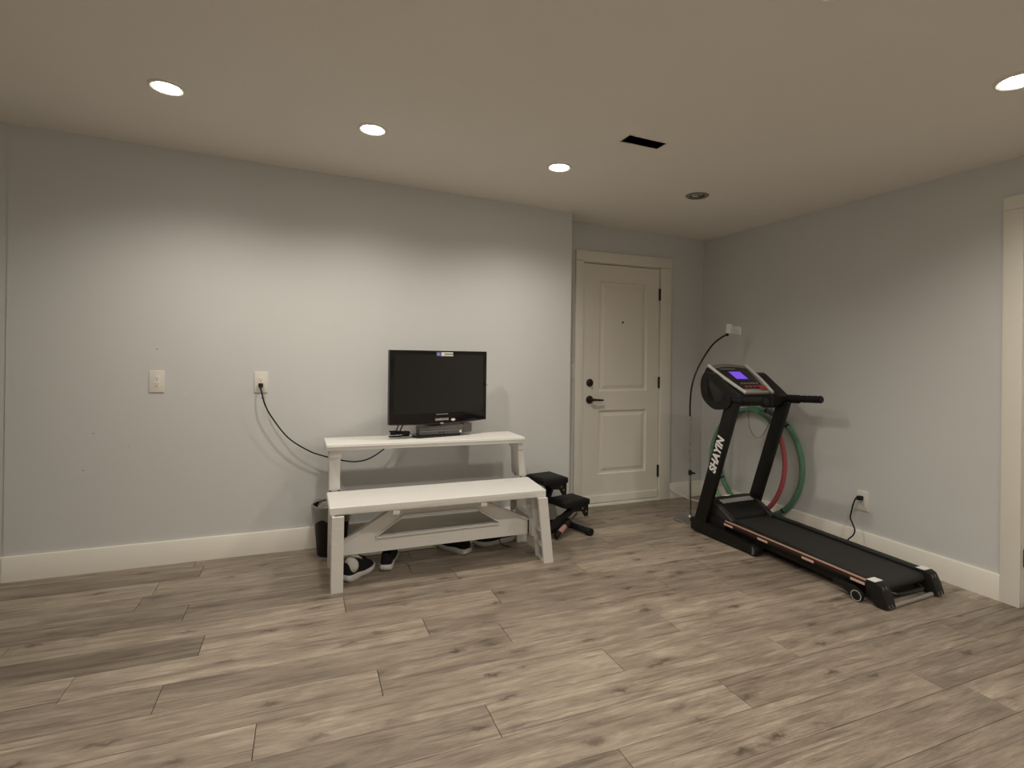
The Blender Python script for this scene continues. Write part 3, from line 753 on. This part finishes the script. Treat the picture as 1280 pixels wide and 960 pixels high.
def pedal(c, u, size):
    u = Vector(u).normalized(); uz = Vector((0,0,1)); n = uz.cross(u)
    HL, HW = size
    b = obox(c, u, n, uz, HL, HW, .020)
    bev(b, .010, 3); p = obj('pedal', b, RUBBER, t, L)
    b = obox(Vector(c)+Vector((0,0,.0215)), u, n, uz, HL-.016, HW-.016, .003); bev(b, .002); obj('tread_pad', b, mat('pad_grey',(.014,.014,.013),.7,spec=.35,bump=.5,bscale=400), p, L)
    for s in (-1, 1):
        b = NB(); q = Vector(c)+n*s*(HW-.012)
        pts = [q+u*(HL-.01)+uz*-.012, q+u*(HL-.012)+uz*-.105, q+u*(HL-.045)+uz*-.105, q+u*(HL-.075)+uz*-.060, q+u*-.02+uz*-.055, q+u*(.03-HL)+uz*-.012]
        A = [b.verts.new(x+n*.003) for x in pts]; B = [b.verts.new(x-n*.003) for x in pts]
        b.faces.new(A); b.faces.new(B[::-1])
        for i in range(len(pts)): b.faces.new((A[i], A[(i+1)%6], B[(i+1)%6], B[i]))
        obj('bracket', b, BLACKM, p, L)
    for s in (-1,1):
        b = NB(); q = Vector(c)+n*s*(HW-.009)+u*.045+uz*-.038; rod(b, q, q+n*s*.010, .008, 10); obj('bolt', b, CHROME, p, L); b = NB()
        q = Vector(c)+n*s*(HW-.009)+u*(HL-.042)+uz*-.065; rod(b, q, q+n*s*.010, .008, 10); obj('bolt', b, CHROME, p, L)
    return p
pedal((1.815,-.175,.190), (.965,.26,0), (.122,.100)); pedal((1.640,-.170,.365), (.985,.17,0), (.108,.115))
for (a, c2) in (((1.52,-.395,.055),(1.80,-.255,.150)), ((1.50,-.30,.055),(1.66,-.20,.32))):
    a, c2 = Vector(a), Vector(c2); d = (c2-a).normalized(); n = d.cross(Vector((0,0,1))).normalized(); uz = n.cross(d)
    b = obox((a+c2)/2, d, n, uz, (c2-a).length/2, .022, .014); bev(b, .003); obj('pedal_arm', b, BLACKM, t, L)
for (a, c2) in (((1.60,-.405,.025),(1.83,-.275,.125)), ((1.555,-.25,.03),(1.68,-.15,.30))):
    b = NB(); a, c2 = Vector(a), Vector(c2); rod(b, a, a.lerp(c2,.65), .018, 14); cyl = obj('hydraulic_cylinder', b, BLACK, t, L)
    b = NB(); rod(b, a.lerp(c2,.62), c2, .008, 10); obj('piston_rod', b, CHROME, cyl, L)
    b = NB(); rod(b, a.lerp(c2,.16), a.lerp(c2,.42), .0188, 14); obj('red_label', b, mat('stepper_label',(.36,.19,.16),.5), cyl, L, label='red and white label')

# ================================================================== HULA HOOPS
def hoop(name_label, cy, R, r, x_bot, lean, yaw, segs):
    """rests on the floor and leans on the right wall; segs: (start_deg, end_deg, material); angle 0 = +z up the hoop, 90 = -y."""
    up_ = Vector((math.sin(lean)*math.cos(yaw), math.sin(lean)*math.sin(yaw), math.cos(lean))); s = Vector((math.sin(yaw), -math.cos(yaw), 0))
    c = Vector((x_bot, cy, r)) + up_*R
    t = thing('hula_hoop', name_label, 'hoop', (x_bot, cy, 0), 0, None)
    for a0, a1, m_, nm in segs:
        n = max(3, int((a1-a0)/5))
        pts = [c + up_*R*math.cos(math.radians(a0+(a1-a0)*i/n)) + s*R*math.sin(math.radians(a0+(a1-a0)*i/n)) for i in range(n+1)]
        b = NB(); tube(b, pts, r, 10); obj(nm, b, m_, t, t.location)
        for ang in (a0,):
            d0 = c + up_*R*math.cos(math.radians(ang-1)) + s*R*math.sin(math.radians(ang-1)); d1 = c + up_*R*math.cos(math.radians(ang+1)) + s*R*math.sin(math.radians(ang+1))
            b = NB(); rod(b, d0, d1, r*1.06, 10); obj('joint', b, BLACK, t, t.location)
    return t
hoop('large green hula hoop with one blue segment leaning on the right wall', -.424, .417, .019, 3.345, .027, 0, [(-20,12,GREENF,'green_segment'),(12,42,TEALF,'blue_segment'),(42,140,GREENF,'green_segment'),(140,240,GREENF,'green_segment'),(240,340,GREENF,'green_segment')])
hoop('hula hoop with a red segment leaning behind the right treadmill upright', -.388, .416, .0165, 3.212, .124, -.10, [(52,150,REDF,'red_segment'),(150,250,GREENL,'green_segment'),(250,330,GREENL,'green_segment'),(330,412,GREENF,'green_segment')])

# ================================================================== PHONE STAND
t = thing('phone_stand', 'tall gooseneck stand with a round silver base and white holder by the treadmill', 'stand', (2.785, -.335, 0))
L = t.location; px, py = 2.785, -.335
b = NB(); lathe(b, [(0,0),(.128,0),(.130,.004),(.130,.016),(.124,.021),(.02,.024),(.012,.04),(0,.04)], (px,py,0), 40, close=False); obj('base', b, CHROME, t, L)
b = NB(); rod(b, (px,py,.03), (px-.012,py,.80), .0085, 12); obj('pole', b, CHROME, t, L)
b = NB(); lathe(b, [(.012,0),(.014,.01),(.014,.03),(.012,.04)], (px-.005,py,.345), 14); rod(b, (px,py,.365), (px+.03,py-.015,.358), .007, 10); obj('clamp_knob', b, BLACK, t, L)
b = NB(); tube(b, smooth_path([(px-.012,py,.80),(px-.012,py,.90),(px+.0,py,1.02),(px+.035,py,1.125),(px+.10,py,1.235),(px+.19,py,1.345),(px+.27,py,1.405),(px+.345,py,1.440)], 6), .0065, 10); obj('gooseneck', b, BLACKM, t, L)
b = obox((px+.405,py-.005,1.478), (1,0,-.10), (0,1,0), (.1,0,1), .060, .012, .030); bev(b, .004); hd = obj('holder', b, HOLDER, t, L)
b = obox((px+.352,py-.014,1.484), (1,0,-.10), (0,1,0), (.1,0,1), .014, .022, .038); bev(b, .006); obj('holder_jaw', b, HOLDER, hd, L)
b = obox((px+.458,py-.014,1.470), (1,0,-.10), (0,1,0), (.1,0,1), .007, .018, .030); bev(b, .004); obj('holder_jaw', b, HOLDER, hd, L)
b = NB(); bmesh.ops.create_icosphere(b, subdivisions=2, radius=.014); xf(b, Matrix.Translation((px+.345,py,1.440))); obj('ball_joint', b, BLACK, hd, L)

b = NB(); tube(b, smooth_path([(3.022,.212,.092),(3.05,.19,.07),(3.10,.165,.045),(3.16,.13,.014),(3.19,.09,.0055),(3.22,.03,.0055),(3.235,-.05,.0055)], 6), .005, 8)
tag(obj('white_cable', b, WHITEC, None), 'thin white cable running from the door casing to the floor in the corner', 'cable')

# ================================================================== TREADMILL (local: x to the right, -y towards the user)
tm = thing('treadmill', 'black folding treadmill with copper stripe along the right wall', 'treadmill', (2.63, -.52, 0), math.radians(2))
TWD = .52
# base frame: a floor bar under each upright, joined at the front
for x in (0, TWD-.05):
    b = NB(); prism(b, [(-.01,.012),(-.01,.098),(-.10,.098),(-.555,.062),(-.580,.045),(-.580,.020),(-.560,.012)], 'x', x-.006, x+.056); bev(b, .006, 2, 40); bar = obj('base_bar', b, BLACKM, tm)
    b = NB(); prism(b, [(-.535,.006),(-.535,.066),(-.560,.064),(-.588,.045),(-.590,.016),(-.575,.006)], 'x', x-.009, x+.059); bev(b, .005); cap = obj('end_cap', b, BLACK, bar)
    b = NB(); box(b, x-.0105, x-.008, -.566, -.562, .012, .060); box(b, x-.0105, x-.008, -.576, -.572, .018, .052); obj('cap_stripe', b, MGREY, cap)
    for y in (-.04, -.56):
        b = NB(); lathe(b, [(.014,0),(.014,.012)], (x+.025,y,0), 12); obj('rubber_foot', b, RUBBER, bar)
b = NB(); box(b, .05, TWD-.05, -.09, -.03, .02, .08); bev(b, .006); obj('cross_bar', b, BLACKM, tm)
# uprights
def yfront(z): return -.010 - .325*z
for i, x in enumerate((-.004, TWD-.040)):
    UW = (.108, .098)[i]
    b = NB(); prism(b, [(yfront(.05),.05),(yfront(.95),.95),(yfront(.95)-UW,.95),(yfront(.05)-UW,.05)], 'x', x, x+.036); bev(b, .009, 3, 40); u = obj('upright', b, BLACKM, tm)
    if i == 0:
        b = text_bm('SHAYIN', .118, bold=.0052, shear=.15, space=1.04)
        bmesh.ops.scale(b, vec=(.62,.70,1), verts=b.verts)
        d = Vector((0,-.325,1)).normalized(); nx = Vector((-1,0,0)); v_ = nx.cross(d)
        zc_ = .585; cpos = Vector((x-.0006, yfront(zc_)-.053, zc_))
        mtx = Matrix((d, v_, nx)).transposed().to_4x4(); mtx.translation = cpos
        xf(b, mtx); obj('lettering', b, mat('lettering_white',(.86,.85,.82),.45), u, label='white SHAYIN lettering')
# console
def pod_poly(): return smooth_path([(-.160,1.146,0),(-.118,1.118,0),(-.104,1.048,0),(-.130,.962,0),(-.225,.900,0),(-.320,.906,0),(-.372,.935,0),(-.378,.986,0),(-.362,.998,0),(-.260,1.076,0)], 5, True)
pp_ = [(p.x, p.y) for p in pod_poly()]
for i, (xa, xb) in enumerate(((-.016,.075),(TWD-.075,TWD+.016))):
    b = NB(); prism(b, pp_, 'x', xa, xb); bev(b, .012, 3, 50); pod = obj('console_pod', b, BLACK, tm)
    xo = xa if i == 0 else xb; sgn = -1 if i == 0 else 1
    inner = [(-.235+(y+.235)*.62, 1.035+(z-1.035)*.62) for y, z in pp_]
    b = NB(); prism(b, inner, 'x', xo, xo+sgn*.003); bev(b, .002); obj('pod_recess', b, BLACKG, pod)
def cpt(x, f, off=0):
    """point on the tilted console face: f=0 front/top edge, 1 lower edge."""
    y = -.085 + (-.365+.085)*f; z = 1.185 + (1.008-1.185)*f
    n = Vector((0,-.177,.28)).normalized() if False else Vector((0, -(1.185-1.008), .28)).normalized()
    return Vector((x, y, z)) + n*off
def cquad(bm, c4, o0, o1):
    hexa(bm, [cpt(x, f, o0) for x, f in c4]+[cpt(x, f, o1) for x, f in c4])
XC = TWD/2-.02
def edge_l(f): return XC-.165+.055*f
def edge_r(f): return XC+.195-.055*f
# console body
b = NB(); cquad(b, [(XC-.180,-.02),(XC+.215,-.02),(XC+.195,1.03),(XC-.165,1.03)], -.055, -.004); bev(b, .012, 3); con = obj('console', b, BLACK, tm)
# arched top of the face
b = NB(); n = 10; top = []
for i in range(n+1):
    f = i/n; x = edge_l(0)+(edge_r(0)-edge_l(0))*f; top.append((x, -.10*(1-(2*f-1)**2)))
poly = top + [(edge_r(1), 1), (edge_l(1), 1)]
A = [b.verts.new(cpt(x, f, -.004)) for x, f in poly]; B = [b.verts.new(cpt(x, f, .006)) for x, f in poly]
for i in range(len(poly)): b.faces.new((A[i], A[(i+1) % len(poly)], B[(i+1) % len(poly)], B[i]))
b.faces.new(A[::-1]); b.faces.new(B); obj('face_plate', b, MGREY, con)
b = NB(); poly = [(edge_l(.08)+.028+(edge_r(0)-edge_l(0)-.056)*i/8, .10-.07*(1-(2*i/8-1)**2)) for i in range(9)] + [(edge_r(.84)-.030,.84),(edge_l(.84)+.028,.84)]
A = [b.verts.new(cpt(x, f, .006)) for x, f in poly]; B = [b.verts.new(cpt(x, f, .008)) for x, f in poly]
for i in range(len(poly)): b.faces.new((A[i], A[(i+1) % len(poly)], B[(i+1) % len(poly)], B[i]))
b.faces.new(A[::-1]); b.faces.new(B); ov = obj('control_panel', b, BLACKG, con)
b = NB(); cquad(b, [(XC-.060,.20),(XC+.090,.20),(XC+.090,.56),(XC-.060,.56)], .008, .0092); disp = obj('display', b, mat('display_edge',(.02,.012,.05),.3), con)
b = NB(); cquad(b, [(XC-.045,.23),(XC+.062,.23),(XC+.062,.50),(XC-.045,.50)], .0092, .0102); obj('screen', b, LCD, disp)
for sd, e in ((-1, edge_l), (1, edge_r)):
    b = NB(); n = 8; pts = []
    for i in range(n+1):
        f = -.02+1.02*i/n; bow = .012*math.sin(math.pi*i/n)*sd
        pts.append(cpt(e(f)+bow, f, .010))
    tube(b, pts, .011, 8); obj('silver_trim', b, mat('trim_silver',(.66,.64,.60),.35), con)
b = NB(); cquad(b, [(edge_l(.9)+.002,.90),(edge_r(.9)-.002,.90),(edge_r(1)-.002,1.0),(edge_l(1)+.002,1.0)], .004, .014); bev(b, .003); obj('silver_lip', b, SILVER, con)
for i in range(6):
    b = NB(); x = XC-.055+.028*i; cquad(b, [(x,.64),(x+.017,.64),(x+.017,.69),(x,.69)], .008, .0105); obj('button', b, MGREY, con)
for i in range(4):
    b = NB(); x = XC-.05+.038*i; cquad(b, [(x,.75),(x+.026,.75),(x+.026,.815),(x,.815)], .008, .011); obj('button', b, REDP, con)
b = NB(); cquad(b, [(XC-.10,.10),(XC+.05,.10),(XC+.05,.135),(XC-.10,.135)], .008, .0086); obj('print_line', b, MGREY, con)
# bridge under the console and the two handlebars
b = NB(); prism(b, [(-.29,.925),(-.29,.99),(-.375,.992),(-.375,.925)], 'x', .05, TWD-.05); bev(b, .012, 3); obj('bridge', b, BLACK, tm)
for i, x in enumerate((.022, TWD+.006)):
    b = NB(); tube(b, [(x,-.33,.968),(x,-.40,.970),(x,-.46,.972)], .030, 14); hb = obj('handlebar', b, BLACK, tm)
    r_ = []; pts = []
    for q in range(15):
        pts.append((x, -.42-.200*q/14, .972+.010*q/14)); r_.append(.0245+.0018*math.cos(q*2.2))
    b = NB(); tube(b, pts, r_, 14); obj('grip', b, RUBBER, hb)
    b = NB(); rod(b, (x,-.618,.9819), (x,-.628,.9824), .022, 14); obj('end_plug', b, BLACK, hb)
# safety key with its cord
b = NB(); cquad(b, [(XC+.055,.80),(XC+.11,.80),(XC+.11,.94),(XC+.055,.94)], .014, .026); bev(b, .004); key = obj('safety_key', b, REDP, tm)
kp = cpt(XC+.10, .95, .02)
b = NB(); tube(b, smooth_path([tuple(kp), (XC+.100,-.405,.985), (XC+.090,-.405,.90), (XC+.070,-.39,.78), (XC+.020,-.36,.705), (XC-.030,-.335,.77), (XC-.045,-.33,.93)], 6), .0016, 6); obj('key_cord', b, mat('cord_maroon',(.05,.02,.018),.6), key)
# motor hood
hp = [(-.045,.12),(-.045,.205),(-.065,.238),(-.11,.248),(-.15,.240),(-.215,.215),(-.285,.176),(-.30,.150),(-.30,.115)]
b = NB(); prism(b, hp, 'x', .062, TWD-.062); bev(b, .010, 2, 40); hood = obj('motor_hood', b, BLACK, tm)
b = NB(); prism(b, [(-.156,.2405),(-.196,.2250),(-.198,.230),(-.158,.2455)], 'x', .115, TWD-.110); bev(b, .002); obj('silver_stripe', b, SILVER, hood)
b = NB(); lathe(b, [(.034,0),(.032,.002),(0,.003)], (0,0,0), 20, 1, .35); xf(b, Matrix.Translation((.255,-.095,.2475))); obj('badge', b, WHITEL, hood)
for x0_, x1_ in ((.056,.098),(TWD-.098,TWD-.056)):
    b = NB(); prism(b, [(-.035,.085),(-.035,.20),(-.06,.232),(-.12,.238),(-.20,.222),(-.27,.190),(-.33,.150),(-.335,.085)], 'x', x0_, x1_); bev(b, .008, 3, 40); obj('hood_cheek', b, mat('cheek_grey',(.032,.028,.026),.4), hood)
for x0_ in (.030, TWD-.060):
    b = NB(); prism(b, [(-.06,.08),(-.06,.16),(-.22,.15),(-.30,.11),(-.30,.07)], 'x', x0_, x0_+.026); bev(b, .006); obj('lift_bracket', b, BLACKM, tm)
# deck: slopes down to the rear
def dz(y): return .150 + (.116-.150)*(-y-.30)/1.0
Y0, Y1 = -.30, -1.30
def dbox(bm, x0, x1, ya, yb, top, bot):
    hexa(bm, [(x0,ya,dz(ya)+bot),(x1,ya,dz(ya)+bot),(x1,yb,dz(yb)+bot),(x0,yb,dz(yb)+bot),(x0,ya,dz(ya)+top),(x1,ya,dz(ya)+top),(x1,yb,dz(yb)+top),(x0,yb,dz(yb)+top)])
DX0, DX1 = .022, .490
for xa, xb, sx_ in ((DX0, DX0+.066, -1), (DX1-.060, DX1, 1)):
    b = NB(); dbox(b, xa, xb, Y0-.0, Y1+.035, .0, -.040); bev(b, .006, 2); rail = obj('side_rail', b, BLACKM, tm)
    xo = xa-.0015 if sx_ < 0 else xb+.0005
    if sx_ > 0: continue
    b = NB(); dbox(b, xo, xo+.001, Y0-.01, Y1+.05, -.002, -.024); obj('maroon_band', b, mat('band_maroon',(.045,.014,.012),.4), rail)
    b = NB(); dbox(b, xo-.001 if sx_ < 0 else xo, xo+.006 if sx_ < 0 else xo+.002, Y0-.01, Y1+.05, .0015, -.006); obj('copper_stripe', b, COPPER, rail)
    for y in (-.345, -.62, -.93, -1.215):
        b = NB(); dbox(b, xo-.0012 if sx_ < 0 else xo+.0008, xo+.0005 if sx_ < 0 else xo+.002, y+.045, y-.03, -.018, -.031); obj('copper_label', b, COPPERL, rail)
b = NB(); dbox(b, DX0+.030, DX1-.030, -.26, Y1+.01, -.040, -.085); bev(b, .004); obj('deck_frame', b, BLACKM, tm)
b = NB()
path = [(-.27, dz(-.27)-.012)] + [(-1.265, dz(-1.265)-.012)] + [(-1.275-.026*math.sin(a), dz(-1.275)-.038+.026*math.cos(a)) for a in [math.pi*i/8 for i in range(9)]]
path += [(-.27, dz(-.27)-.064)]
prism(b, path, 'x', DX0+.067, DX1-.061); obj('running_belt', b, BELT, tm, ang=30)
# end caps
for xa, xb in ((DX0-.006, DX0+.064), (DX1-.064, DX1+.004)):
    b = NB(); prism(b, [(-1.252,.122),(-1.300,.122),(-1.322,.112),(-1.345,.066),(-1.362,.012),(-1.340,.004),(-1.300,.008),(-1.252,.045)], 'x', xa, xb); bev(b, .006, 2); cp = obj('rear_cap', b, BLACK, tm)
    b = NB(); box(b, xa+.004, xb-.004, -1.297, -1.254, .1222, .1240); obj('sticker', b, WHITEL, cp, label='white warning sticker')
    for k2 in range(2):
        b = NB(); o_ = .024*k2; hexa(b, [(xa+.016+o_,-1.3625,.014),(xa+.021+o_,-1.3625,.014),(xa+.021+o_,-1.358,.014),(xa+.016+o_,-1.358,.014),(xa+.016+o_,-1.3265,.106),(xa+.021+o_,-1.3265,.106),(xa+.021+o_,-1.322,.106),(xa+.016+o_,-1.322,.106)]); obj('cap_line', b, MGREY, cp)
# rear wheels, folding handle and floor bar
for x in (DX0-.030, DX1+.010):
    b = NB(); prism(b, [(-1.09,.072),(-1.09,.055),(-1.16,.030),(-1.215,.010),(-1.245,.030),(-1.235,.058),(-1.20,.072)], 'x', x+.004, x+.020); bev(b, .003); wb_ = obj('wheel_bracket', b, BLACK, tm)
    b = NB(); lathe(b, [(0,0),(.012,0),(.028,.002),(.030,.006),(.030,.020),(.026,.024),(0,.024)], (0,0,0), 22, close=False); xf(b, Matrix.Translation((x-.004,-1.222,.0305)) @ Matrix.Rotation(math.radians(90),4,'Y')); wh = obj('wheel', b, RUBBER, wb_)
    b = NB(); lathe(b, [(.023,0),(.028,0),(.028,.001),(.023,.001),(.023,0)], (0,0,0), 22, close=False); xf(b, Matrix.Translation((x-.0048,-1.222,.0305)) @ Matrix.Rotation(math.radians(90),4,'Y')); obj('wheel_ring', b, SILVER, wh)
b = NB(); tube(b, smooth_path([(.13,-1.28,.055),(.15,-1.325,.050),(.20,-1.335,.050),(.30,-1.335,.050),(.36,-1.325,.050),(.38,-1.28,.055)], 5), .010, 10); obj('rear_handle', b, BLACKM, tm)
b = NB(); rod(b, (.06,-1.345,.012), (.43,-1.335,.012), .011, 10); obj('floor_bar', b, BARG, tm)
